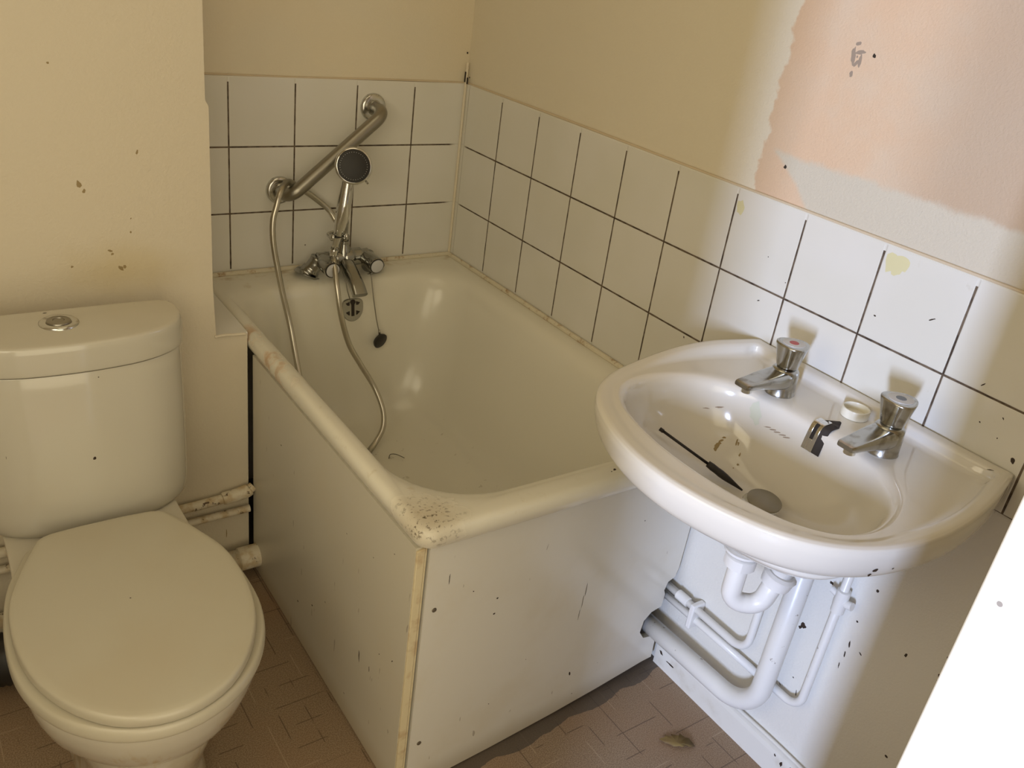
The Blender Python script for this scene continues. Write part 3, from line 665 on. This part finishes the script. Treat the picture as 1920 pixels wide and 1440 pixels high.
bm = bmesh.new(); tube(bm, [G(.028, -.030, .002), G(.034, -.037, .003)], .0022, 8); obj('spray_lever', bm, M_dull, hh)
# cradle fork and wing clip round the handle
bm = bmesh.new()
tube(bm, spline([(-.344, -.072, .726), (-.354, -.082, .712), (-.361, -.088, .704)], 5), .007, 12)
for s in (-1, 1):
    tube(bm, spline([(-.360+s*.004, -.086, .704), (-.377+s*.017, -.094, .701), (-.379+s*.017, -.106, .698), (-.379+s*.0175, -.116, .700)], 5), .0042, 10)
    lathe(bm, [(0, .0), (.0005, .0075), (.004, .0085), (.0065, .006), (.007, 0)], (-.379+s*.015, -.118, .700), (s, -.3, .1), 18)
obj('cradle', bm, M_chrome, mx)
bm = bmesh.new(); tube(bm, [(-.379+.0135*math.cos(a), -.103+.0135*math.sin(a), .698) for a in [2*math.pi*k/24 for k in range(25)]], .002, 8, cap=False); obj('black_washer', bm, M_black, mx)
bm = bmesh.new(); lathe(bm, [(-.028, .0072), (-.026, .0085), (-.003, .0105), (0, .0098)], HB, hd, 24); obj('hose_nut', bm, M_chrome_sharp, hs, angle=50)

# hose with ribbed winding
hose_pts = [(-.340, -.066, .700), (-.352, -.040, .712), (-.365, -.028, .735), (-.400, -.022, .765), (-.440, -.024, .792), (-.470, -.040, .810), (-.498, -.078, .812), (-.514, -.096, .800), (-.524, -.104, .775), (-.533, -.108, .745), (-.534, -.112, .700), (-.526, -.118, .640), (-.516, -.128, .575), (-.505, -.150, .500),
            (-.506, -.200, .420), (-.510, -.27, .340), (-.495, -.36, .265), (-.455, -.40, .236), (-.415, -.385, .228), (-.378, -.325, .228), (-.345, -.300, .240), (-.320, -.285, .268), (-.312, -.262, .305), (-.320, -.225, .350), (-.348, -.200, .405), (-.374, -.185, .458), (-.392, -.174, .530), (-.396, -.156, .590), (-.389, -.118, .640), (HB.x, HB.y, HB.z-.024)]
hp = spline(hose_pts, 10)
def resample(P, step):
    out = [P[0]]; acc = 0.0
    for a, b in zip(P, P[1:]):
        L = (b-a).length
        if L < 1e-9: continue
        d0 = step-acc
        while d0 <= L: out.append(a+(b-a)*d0/L); d0 += step
        acc = L-(d0-step)
    return out
bm = bmesh.new(); hr = resample(hp, .0019)
tube(bm, hr, [.0073 if i % 2 else .0058 for i in range(len(hr))], 12)
tag(obj('shower_hose', bm, M_hose), 'long ribbed metal shower hose looped over the grab rail and into the bath', 'shower hose')

# plug on its chain
pg = thing('bath_plug', 'black rubber bath plug hanging on its chain against the bath', 'bath plug', (-.262, -.115, .40))
PC = Vector((-.262, -.130, .424))
bm = bmesh.new(); pn = Vector((.30, -.9, -.25)).normalized()
lathe(bm, [(-.005, .010), (-.004, .0175), (.000, .020), (.004, .0205), (.0055, .019), (.0055, .0)], PC, pn, 32); obj('plug', bm, M_rubber, pg, angle=50)
bm = bmesh.new(); tube(bm, resample([Vector((-.280, -.070, .600)), Vector((-.280, -.098, .588)), Vector((-.277, -.113, .530)), Vector((-.270, -.120, .48)), Vector((-.2645, -.128, .448))], .0022), 0.0013, 6); obj('chain', bm, M_dull, pg)
bm = bmesh.new(); tube(bm, [Vector((-.2645, -.128, .452)), Vector((-.2630, -.129, .440))], .0028, 8); obj('chain_ring', bm, M_dull, pg)
bm = bmesh.new(); tube(bm, [(-.352, -.062, .62), (-.350, -.100, .587), (-.346, -.106, .560), (-.340, -.112, .535)], .0012, 6); tag(obj('overflow_chain', bm, M_dull), 'thin chain hanging from the bath mixer to the overflow plate', 'chain')
# hair in the bath
bm = bmesh.new(); tube(bm, spline([(-.335, -.352, .221), (-.325, -.340, .223), (-.312, -.345, .223), (-.300, -.365, .2215)], 6), .0009, 6); tag(obj('dark_hair', bm, M_dirt), 'short dark hair lying on the bottom of the bath', 'hair')

# ------------------------------------------------------------------ washbasin
SY = -1.275
basin = thing('washbasin', 'white wall-hung washbasin with smeared bowl, overhanging the bath end', 'washbasin', (-.2, SY, .78))
out_half = [(0, .236), (-.001, .2365), (-.05, .250), (-.10, .262), (-.16, .270), (-.22, .270), (-.28, .262), (-.33, .247), (-.375, .222), (-.41, .188), (-.436, .145), (-.455, .095), (-.466, .045), (-.469, 0)]
def sym(h): 
    a = [(x, SY+d) for x, d in h]; b = [(x, SY-d) for x, d in reversed(h) if d > 1e-6]
    return a+b
def outline(h):
    a = sym(h); P = spline([(x, y, 0) for x, y in a], 6)        # open: the straight back edge closes it
    return [(p.x, p.y) for p in P]
SC = (-.235, SY); NS = 200
out_o = radial(outline(out_half), SC, NS)
in_half = [(-.134, 0), (-.138, .06), (-.147, .115), (-.170, .155), (-.205, .187), (-.25, .206), (-.30, .211), (-.345, .194), (-.378, .152), (-.396, .095), (-.404, .045), (-.406, 0)]
ia = [(x, SY+d) for x, d in in_half]+[(x, SY-d) for x, d in reversed(in_half[1:-1])]
in_o = radial([(p.x, p.y) for p in spline([(x, y, 0) for x, y in ia], 6, closed=True)], SC, NS)
def inset(o, d):
    res = []
    n = len(o)
    for i in range(n):
        a = Vector(o[i-1]); b = Vector(o[(i+1) % n]); tdir = (b-a).normalized(); nn = Vector((-tdir.y, tdir.x))
        res.append((o[i][0]+nn.x*d, o[i][1]+nn.y*d))
    return radial(res, SC, n)
def sm(x): x = max(0, min(1, x)); return x*x*(3-2*x)
def up(x): return .0155*sm((x+.30)/.22)          # raised back upstand fading to the front
def lerp2(a, b, t, c=None): return [(p[0]*(1-t)+q[0]*t, p[1]*(1-t)+q[1]*t) for p, q in zip(a, b)]
o1 = inset(out_o, .004); o2 = inset(out_o, .012); o3 = inset(out_o, .020); o4 = inset(out_o, .029)
i0 = inset(in_o, -.010)
bot = [(-.205, SY)]
def scaled(o, k, c): return [(c[0]+(x-c[0])*k, c[1]+(y-c[1])*k) for x, y in o]
DC = (-.215, SY)
ZD = .778
rings = [
    [(x, y, .716) for x, y in inset(out_o, .050)],
    [(x, y, .7165) for x, y in inset(out_o, .036)],
    [(x, y, .722) for x, y in inset(out_o, .021)],
    [(x, y, .732) for x, y in inset(out_o, .010)],
    [(x, y, .750) for x, y in inset(out_o, .003)],
    [(x, y, .768+up(x)*.7) for x, y in out_o],
    [(x, y, .7775+up(x)) for x, y in inset(out_o, .0012)],
    [(x, y, .7803+up(x)) for x, y in inset(out_o, .0065)],
    [(x, y, .7795+up(x)*.85) for x, y in o3],
    [(x, y, ZD) for x, y in o4] ,
    [(x, y, ZD) for x, y in lerp2(o4, i0, .5)],
    [(x, y, ZD) for x, y in i0],
    [(x, y, ZD-.005) for x, y in inset(in_o, -.002)],
    [(x, y, ZD-.016) for x, y in inset(in_o, .004)],
    [(x, y, .735) for x, y in scaled(in_o, .94, (-.25, SY))],
    [(x, y, .705) for x, y in scaled(in_o, .85, (-.235, SY))],
    [(x, y, .678) for x, y in scaled(in_o, .66, (-.225, SY))],
    [(x, y, .660) for x, y in scaled(in_o, .42, (-.212, SY))],
    [(x, y, .652) for x, y in scaled(in_o, .18, (-.206, SY))],
    [(x, y, .650) for x, y in scaled(in_o, .06, (-.205, SY))]]
# fix: front rim narrower than the inset chain, so clamp the middle rings between rim and bowl
def clampring(r, inner, outer, fr=.05):
    res = []
    for p, a, b in zip(r, inner, outer):
        da = math.hypot(a[0]-SC[0], a[1]-SC[1]); db = math.hypot(b[0]-SC[0], b[1]-SC[1]); dp = math.hypot(p[0]-SC[0], p[1]-SC[1])
        lo = da+(db-da)*fr
        if dp < lo:
            s = lo/dp; res.append((SC[0]+(p[0]-SC[0])*s, SC[1]+(p[1]-SC[1])*s, p[2]))
        else: res.append(p)
    return res
rings[7] = clampring(rings[7], in_o, out_o, .80); rings[8] = clampring(rings[8], in_o, out_o, .62); rings[9] = clampring(rings[9], in_o, out_o, .45)
rings[10] = clampring(rings[10], in_o, out_o, .28); rings[11] = clampring(rings[11], in_o, out_o, .14)
M_basin = mat('basin_ceramic', (.70, .67, .61), .12, coat=.4)
bm = bmesh.new(); R = []
for i in range(len(rings)-1):
    q = [rings[max(i-1, 0)], rings[i], rings[i+1], rings[min(i+2, len(rings)-1)]]
    for s in range(3):
        t_ = s/3
        if 5 <= i <= 10: R.append([Vector(b)*(1-t_)+Vector(c)*t_ for b, c in zip(q[1], q[2])])
        else: R.append([cr(Vector(a), Vector(b), Vector(c), Vector(d), t_) for a, b, c, d in zip(*q)])
R.append([Vector(p) for p in rings[-1]])
# underside of the bowl
und = [[(x, y, .716) for x, y in inset(out_o, .050)], [(x, y, .712) for x, y in scaled(out_o, .78, (-.20, SY))], [(x, y, .700) for x, y in scaled(in_o, .98, (-.235, SY))], [(x, y, .672) for x, y in scaled(in_o, .82, (-.225, SY))], [(x, y, .645) for x, y in scaled(in_o, .52, (-.208, SY))], [(x, y, .632) for x, y in scaled(in_o, .16, (-.205, SY))]]
U = smooth_rings(und, 3)[1:]
loft(bm, U[::-1]+R)
obj('basin', bm, M_basin, basin)
S_ = smooth_rings
# waste ring of the basin
bm = bmesh.new(); lathe(bm, [(0, .030), (.002, .030), (.003, .027), (.0015, .020), (-.004, .018)], (-.205, SY, .6495), (0, 0, 1), 32); obj('waste_ring', bm, M_chrome, basin, angle=50)
# smears


# overflow grille bent over the back edge of the bowl
ov = [(-.102, .7782), (-.120, .7784), (-.1295, .7772), (-.1345, .7725), (-.1385, .760), (-.1415, .746), (-.1435, .736)]
ovp = [(p.x, p.z) for p in spline([(x, 0, z) for x, z in ov], 5)]
YO = -1.290
def strip(bm, y0, y1, th, path, off=0.0):
    n = len(path); rows = []
    for i in range(n):
        a = Vector((path[max(i-1, 0)][0], 0, path[max(i-1, 0)][1])); b = Vector((path[min(i+1, n-1)][0], 0, path[min(i+1, n-1)][1])); t = (b-a).normalized(); nr = Vector((t.z, 0, -t.x)); nr = nr if nr.z > 0 or nr.x < 0 else -nr
        if nr.x > 0 and abs(nr.x) > abs(nr.z): nr = -nr
        if nr.z < 0 and abs(nr.z) > abs(nr.x): nr = -nr
        P = Vector((path[i][0], 0, path[i][1]))
        rows.append([bm.verts.new((P+nr*o_)[:1] + (yy_,) + (P+nr*o_)[2:]) for yy_, o_ in ((y0, off), (y1, off), (y1, off+th), (y0, off+th))])
    for A_, B_ in zip(rows, rows[1:]):
        for k in range(4): bm.faces.new([A_[k], A_[(k+1) % 4], B_[(k+1) % 4], B_[k]])
    bm.faces.new(rows[0][::-1]); bm.faces.new(rows[-1])
bm = bmesh.new()
strip(bm, YO-.013, YO+.013, .0006, ovp[3:])
bm.verts.ensure_lookup_table()
prism(bm, [(ovp[3][0], YO-.013), (ovp[3][0], YO+.013), (ovp[0][0]+.010, YO+.001), (ovp[0][0]+.008, YO-.003)], lambda u, v, t: (u, v, t), .7783, .7790)
og = obj('overflow_opening', bm, M_dark, basin)
bm = bmesh.new()
strip(bm, YO+.012, YO+.019, .0028, ovp[4:]); strip(bm, YO+.000, YO+.006, .0028, ovp[3:]); strip(bm, YO+.005, YO+.013, .0022, ovp[22:]); strip(bm, YO+.005, YO+.013, .0022, ovp[4:12])
o = obj('overflow_grille', bm, M_chrome_sharp, basin, angle=50); bevel(o, .0007, 2)

# smears and glue left in the bowl
def smear(name, m, pts, label=None):
    bm = bmesh.new()
    for c, n, su, sv, a in pts: blob(bm, c, n, su*1.35, sv*1.35, a, th=.0003, k=10, jag=.35)
    o = obj(name, bm, m, basin); o['kind'] = 'stuff'
    if label: o['label'] = label
n1 = (-.52, -.44, .73); n2 = (-.72, -.32, .60)
smear('brown_smears', M_brownmark, [((-.1985, -1.1595, .6795), n1, .0022, .0040, -.3), ((-.1945, -1.1580, .6830), n1, .0026, .0045, -.5), ((-.1895, -1.1565, .6868), n1, .0018, .0040, -.8), ((-.1840, -1.1565, .6912), n1, .0014, .0035, -.9), ((-.1775, -1.1570, .6962), n1, .0012, .0035, -1.0), ((-.1715, -1.1590, .7010), n2, .0022, .0014, 0),
    ((-.1680, -1.1745, .6955), n2, .0010, .0050, .1), ((-.1690, -1.1790, .6915), n2, .0020, .0060, .1), ((-.1705, -1.1855, .6865), n2, .0024, .0050, .2), ((-.1745, -1.1905, .6805), n2, .0012, .0030, 0), ((-.1835, -1.1990, .6705), n2, .0011, .0014, 0), ((-.1930, -1.1990, .6665), (-.4, -.3, .85), .0008, .0010, 0)], 'brown smears on the bowl')
M_pale = mat('pale_glue', (.60, .62, .52), .5)
n3 = (-.97, -.18, .15)
smear('pale_glue', M_pale, [((-.1486, -1.1770, .7520), n3, .0095, .0100, .2), ((-.1492, -1.1820, .7430), n3, .0065, .0090, .5), ((-.1488, -1.1730, .7450), n3, .0050, .0060, .2)], 'pale glue patch left on the bowl')
smear('scratches', M_grey, [((-.1462+.0033*t_, -1.2066-.0117*t_*3, .7355-.0003*t_), (-.99, -.09, .13), .0050, .0006, .35) for t_ in (0, .25, .5, .75, 1.0)] + [((-.1895, -1.1158, .7306), (-.66, -.68, .33), .0040, .0006, .1), ((-.1745, -1.1293, .7366), (-.75, -.62, .23), .0055, .0009, .3)])
smear('dark_specks', M_dirt, [((-.3180, -1.5219, .7446), (-.33, -.90, -.29), .0026, .0026, 0), ((-.3200, -1.5185, .7360), (-.33, -.90, -.29), .0022, .0018, 1), ((-.0275, -1.4880, .7950), (-.1, .1, 1), .0012, .0030, .5), ((-.292, -1.530, .7447), (-.3, -.9, -.29), .0010, .0010, 0)])

# taps
def make_tap(bx, by, red, label):
    T0 = Vector((bx, by, ZD-.001)); root = thing('basin_tap', label, 'tap', T0, 'pair of basin taps'); root.scale = (1, 1, .85)
    bm = bmesh.new(); lathe(bm, [(0, .0235), (.002, .0240), (.004, .0232), (.022, .0228), (.040, .0222), (.048, .0212), (.0515, .0190), (.0535, .0140)], T0, (0, 0, 1), 36)
    obj('tap_body', bm, M_tap, root, angle=40)
    # spout: lofted rectangle-ish sections out over the bowl
    secs = [(.006, .018, .0495, .0200), (-.012, .017, .0500, .0215), (-.030, .019, .0490, .0205), (-.050, .024, .0470, .0185), (-.075, .0275, .0440, .0160), (-.094, .030, .0420, .0145), (-.100, .032, .0400, .0125)]
    rg = []
    for dx, zl, zh, hw in secs:
        rr = rrect(-hw, hw, zl, zh, min(hw, (zh-zl)/2)*.65, 4); rg.append([(T0.x+dx, T0.y+u, T0.z+v) for u, v in rr])
    bm = bmesh.new(); loft(bm, smooth_rings(rg, 4)); sp = obj('spout', bm, M_tap, root, angle=50)
    bm = bmesh.new(); lathe(bm, [(0, .0085), (.012, .0085), (.013, .007)], T0+Vector((-.084, 0, .032)), (0, 0, -1), 20); obj('nozzle', bm, M_chrome_sharp, sp, angle=40)
    # knob: three-lobed, wider at the top
    rg = []; KT = T0+Vector((.002, 0, 0))
    for z, r, lob in [(.0525, .013, .0), (.055, .0165, .02), (.059, .0178, .04), (.075, .0208, .06), (.092, .0242, .08), (.098, .0252, .08), (.1005, .0240, .08), (.1012, .020, .06)]:
        rg.append([(KT.x+r*(1+lob*math.cos(3*a+.4))*math.cos(a), KT.y+r*(1+lob*math.cos(3*a+.4))*math.sin(a), KT.z+z) for a in [2*math.pi*k/60 for k in range(60)]])
    bm = bmesh.new(); loft(bm, smooth_rings(rg, 3)); kn = obj('knob', bm, M_tap, root, angle=45)
    bm = bmesh.new(); lathe(bm, [(0, .0180), (.0008, .0178), (.0011, .017), (.0012, 0)], KT+Vector((0, 0, .1010)), (0, 0, 1), 36); ix = obj('index_plate', bm, M_index, kn, angle=40)
    bm = bmesh.new(); lathe(bm, [(0, .0075), (.0006, .0070), (.0008, 0)], KT+Vector((0, 0, .1021)), (0, 0, 1), 24); obj('colour_mark', bm, M_red if red else M_blue, ix, angle=40)
    return root
make_tap(-.106, -1.181, True, 'chrome hot tap with a red mark, nearer the bath')
make_tap(-.106, -1.372, False, 'chrome cold tap with a grey mark, beside the white cap')

# white cap
bm = bmesh.new(); lathe(bm, [(0, .0200), (.001, .0212), (.012, .0215), (.0145, .0208), (.0148, .0192), (.0125, .0185), (.004, .0180), (.003, .0)], (-.052, -1.285, ZD), (0, 0, 1), 40)
tag(obj('plastic_cap', bm, M_cap, None, angle=40), 'small round white plastic cap lying upturned between the two taps', 'cap')

# plug and brush in the basin
PLUG = Vector((-.228, -1.292, .672)); pn2 = Vector((-.05, -.12, 1)).normalized()
bm = bmesh.new(); lathe(bm, [(-.009, .010), (-.006, .0175), (-.001, .021), (.0, .0258), (.002, .0262), (.003, .0250), (.0035, .0)], PLUG, pn2, 36); tag(obj('basin_plug', bm, M_stopper, None, angle=50), 'round dull grey plug lying over the waste of the washbasin', 'plug')
B0 = Vector((-.282, -1.110, .709)); B1 = Vector((-.243, -1.187, .680)); B2 = Vector((-.214, -1.241, .656))
brush = thing('thin_brush', 'thin black stick brush with tapered handle lying in the washbasin', 'brush', B0)
bm = bmesh.new(); tube(bm, [B0, B1], .0023, 10); tube(bm, [B0, B0+(B1-B0)*.08], .0032, 8); obj('stem', bm, M_black, brush)
d_ = (B2-B1); bm = bmesh.new(); tube(bm, [B1+d_*k/8 for k in range(9)], [.0052, .0060, .0058, .0062, .0058, .0048, .0036, .0024, .0014], 12); obj('handle', bm, M_black, brush)

# ------------------------------------------------------------------ pipework under the washbasin
trap = thing('sink_trap', 'white plastic trap hanging under the washbasin', 'trap', (-.205, -1.275, .50))
T1 = (-.205, -1.270, .625)
bm = bmesh.new()
tube(bm, fillet([(-.205, -1.268, .625), (-.205, -1.268, .455), (-.165, -1.300, .455), (-.150, -1.312, .540)], [.026, .026], 10), .0165, 24)
obj('trap_bend', bm, M_plastic, trap)
bm = bmesh.new(); lathe(bm, [(0, .022), (.002, .026), (.020, .026), (.022, .022)], (-.205, -1.268, .528), (0, 0, 1), 12)
lathe(bm, [(.024, .024), (.030, .031), (.034, .031), (.036, .020), (.10, .019)], (-.205, -1.268, .528), (0, 0, 1), 32); obj('inlet_nut', bm, M_plastic, trap, angle=30)
nd = Vector((.015, -.012, .085)).normalized()
bm = bmesh.new(); lathe(bm, [(0, .020), (.002, .024), (.018, .026), (.022, .028), (.026, .022)], (-.1555, -1.3075, .500), nd, 16); obj('outlet_nut', bm, M_plastic, trap, angle=30)
bm = bmesh.new(); tube(bm, fillet([Vector((-.150, -1.312, .526)), Vector((-.142, -1.318, .570)), Vector((-.050, -1.300, .585)), Vector((-.040, -1.290, .50))], .022, 8), .0165, 20); obj('outlet_tube', bm, M_plastic, trap)

bm = bmesh.new(); tube(bm, fillet([(-.040, -1.288, .640), (-.040, -1.282, .122), (-.045, -.965, .117)], .080, 16), .0195, 28)
wp = tag(obj('waste_pipe', bm, M_pipe, None), 'thick white waste pipe bending from the washbasin to the bath end panel', 'waste pipe')
bm = bmesh.new(); lathe(bm, [(0, .020), (.001, .0212), (.03, .0212), (.031, .020)], (-.040, -1.2865, .50), (0, .01, -1), 24); obj('socket', bm, M_pipe, wp, angle=40)
hp1 = thing('hot_water_pipe', 'thin white pipe rising behind the trap, topmost of those leaving the bath panel', 'pipe', (-.02, -1.1, .2))
bm = bmesh.new(); tube(bm, fillet([(-.018, -.98, .214), (-.018, -1.216, .214), (-.018, -1.216, .66)], .035, 10), .0078, 16); obj('tube', bm, M_pipe, hp1)
bm = bmesh.new()
box(bm, -.030, .004, -1.086, -1.074, .168, .226); o = obj('pipe_clip', bm, M_plastic, hp1, smooth=False); bevel(o, .003)
bm = bmesh.new(); lathe(bm, [(0, .0095), (.001, .0105), (.030, .0105), (.031, .0095)], (-.018, -1.03, .214), (0, -1, 0), 20); obj('coupling', bm, M_pipe, hp1, angle=40)
cp1 = thing('cold_water_pipe', 'thin white pipe passing behind the thick waste pipe up to a valve', 'pipe', (-.02, -1.2, .18))
bm = bmesh.new(); tube(bm, fillet([(-.014, -.98, .185), (-.010, -1.25, .185)], .03), .0078, 16)
obj('tube', bm, M_pipe, cp1)
bm = bmesh.new(); tube(bm, fillet([(-.012, -1.262, .190), (-.014, -1.349, .190), (-.016, -1.352, .70)], .032, 10), .0078, 16); obj('riser_tube', bm, M_pipe, cp1)
bm = bmesh.new(); lathe(bm, [(0, .0095), (.001, .0115), (.045, .0115), (.046, .0095)], (-.016, -1.352, .425), (0, 0, 1), 20)
tube(bm, [(-.016, -1.352, .447), (-.016, -1.374, .452)], .0075, 12); tube(bm, [(-.016, -1.350, .455), (-.016, -1.331, .458)], .006, 12); obj('valve', bm, M_pipe, cp1, angle=40)

# leaf on the floor
bm = bmesh.new(); lf = []
LC = Vector((-.118, -1.195, .002)); la = math.radians(-38)
prof = [(-.036, 0), (-.022, .008), (-.024, .011), (-.010, .012), (-.011, .016), (.004, .013), (.006, .017), (.018, .010), (.024, .011), (.034, .002), (.036, -.003), (.022, -.010), (.018, -.008), (.008, -.015), (.003, -.012), (-.008, -.014), (-.012, -.009), (-.024, -.007)]
ca, sa = math.cos(la), math.sin(la)
top = [bm.verts.new(LC+Vector((u*ca-v*sa, u*sa+v*ca, .002+abs(v)*.25+.002*math.sin(u*120)))) for u, v in prof]
botv = [bm.verts.new(v.co-Vector((0, 0, .0006))) for v in top]
cT = bm.verts.new(LC+Vector((0, 0, .0022))); cB = bm.verts.new(LC+Vector((0, 0, .0014)))
n = len(prof)
for i in range(n):
    j = (i+1) % n; bm.faces.new([top[i], top[j], cT]); bm.faces.new([botv[j], botv[i], cB]); bm.faces.new([top[j], top[i], botv[i], botv[j]])
tag(obj('fallen_leaf', bm, M_leaf), 'small dry yellow-brown leaf on the floor near the skirting', 'leaf')
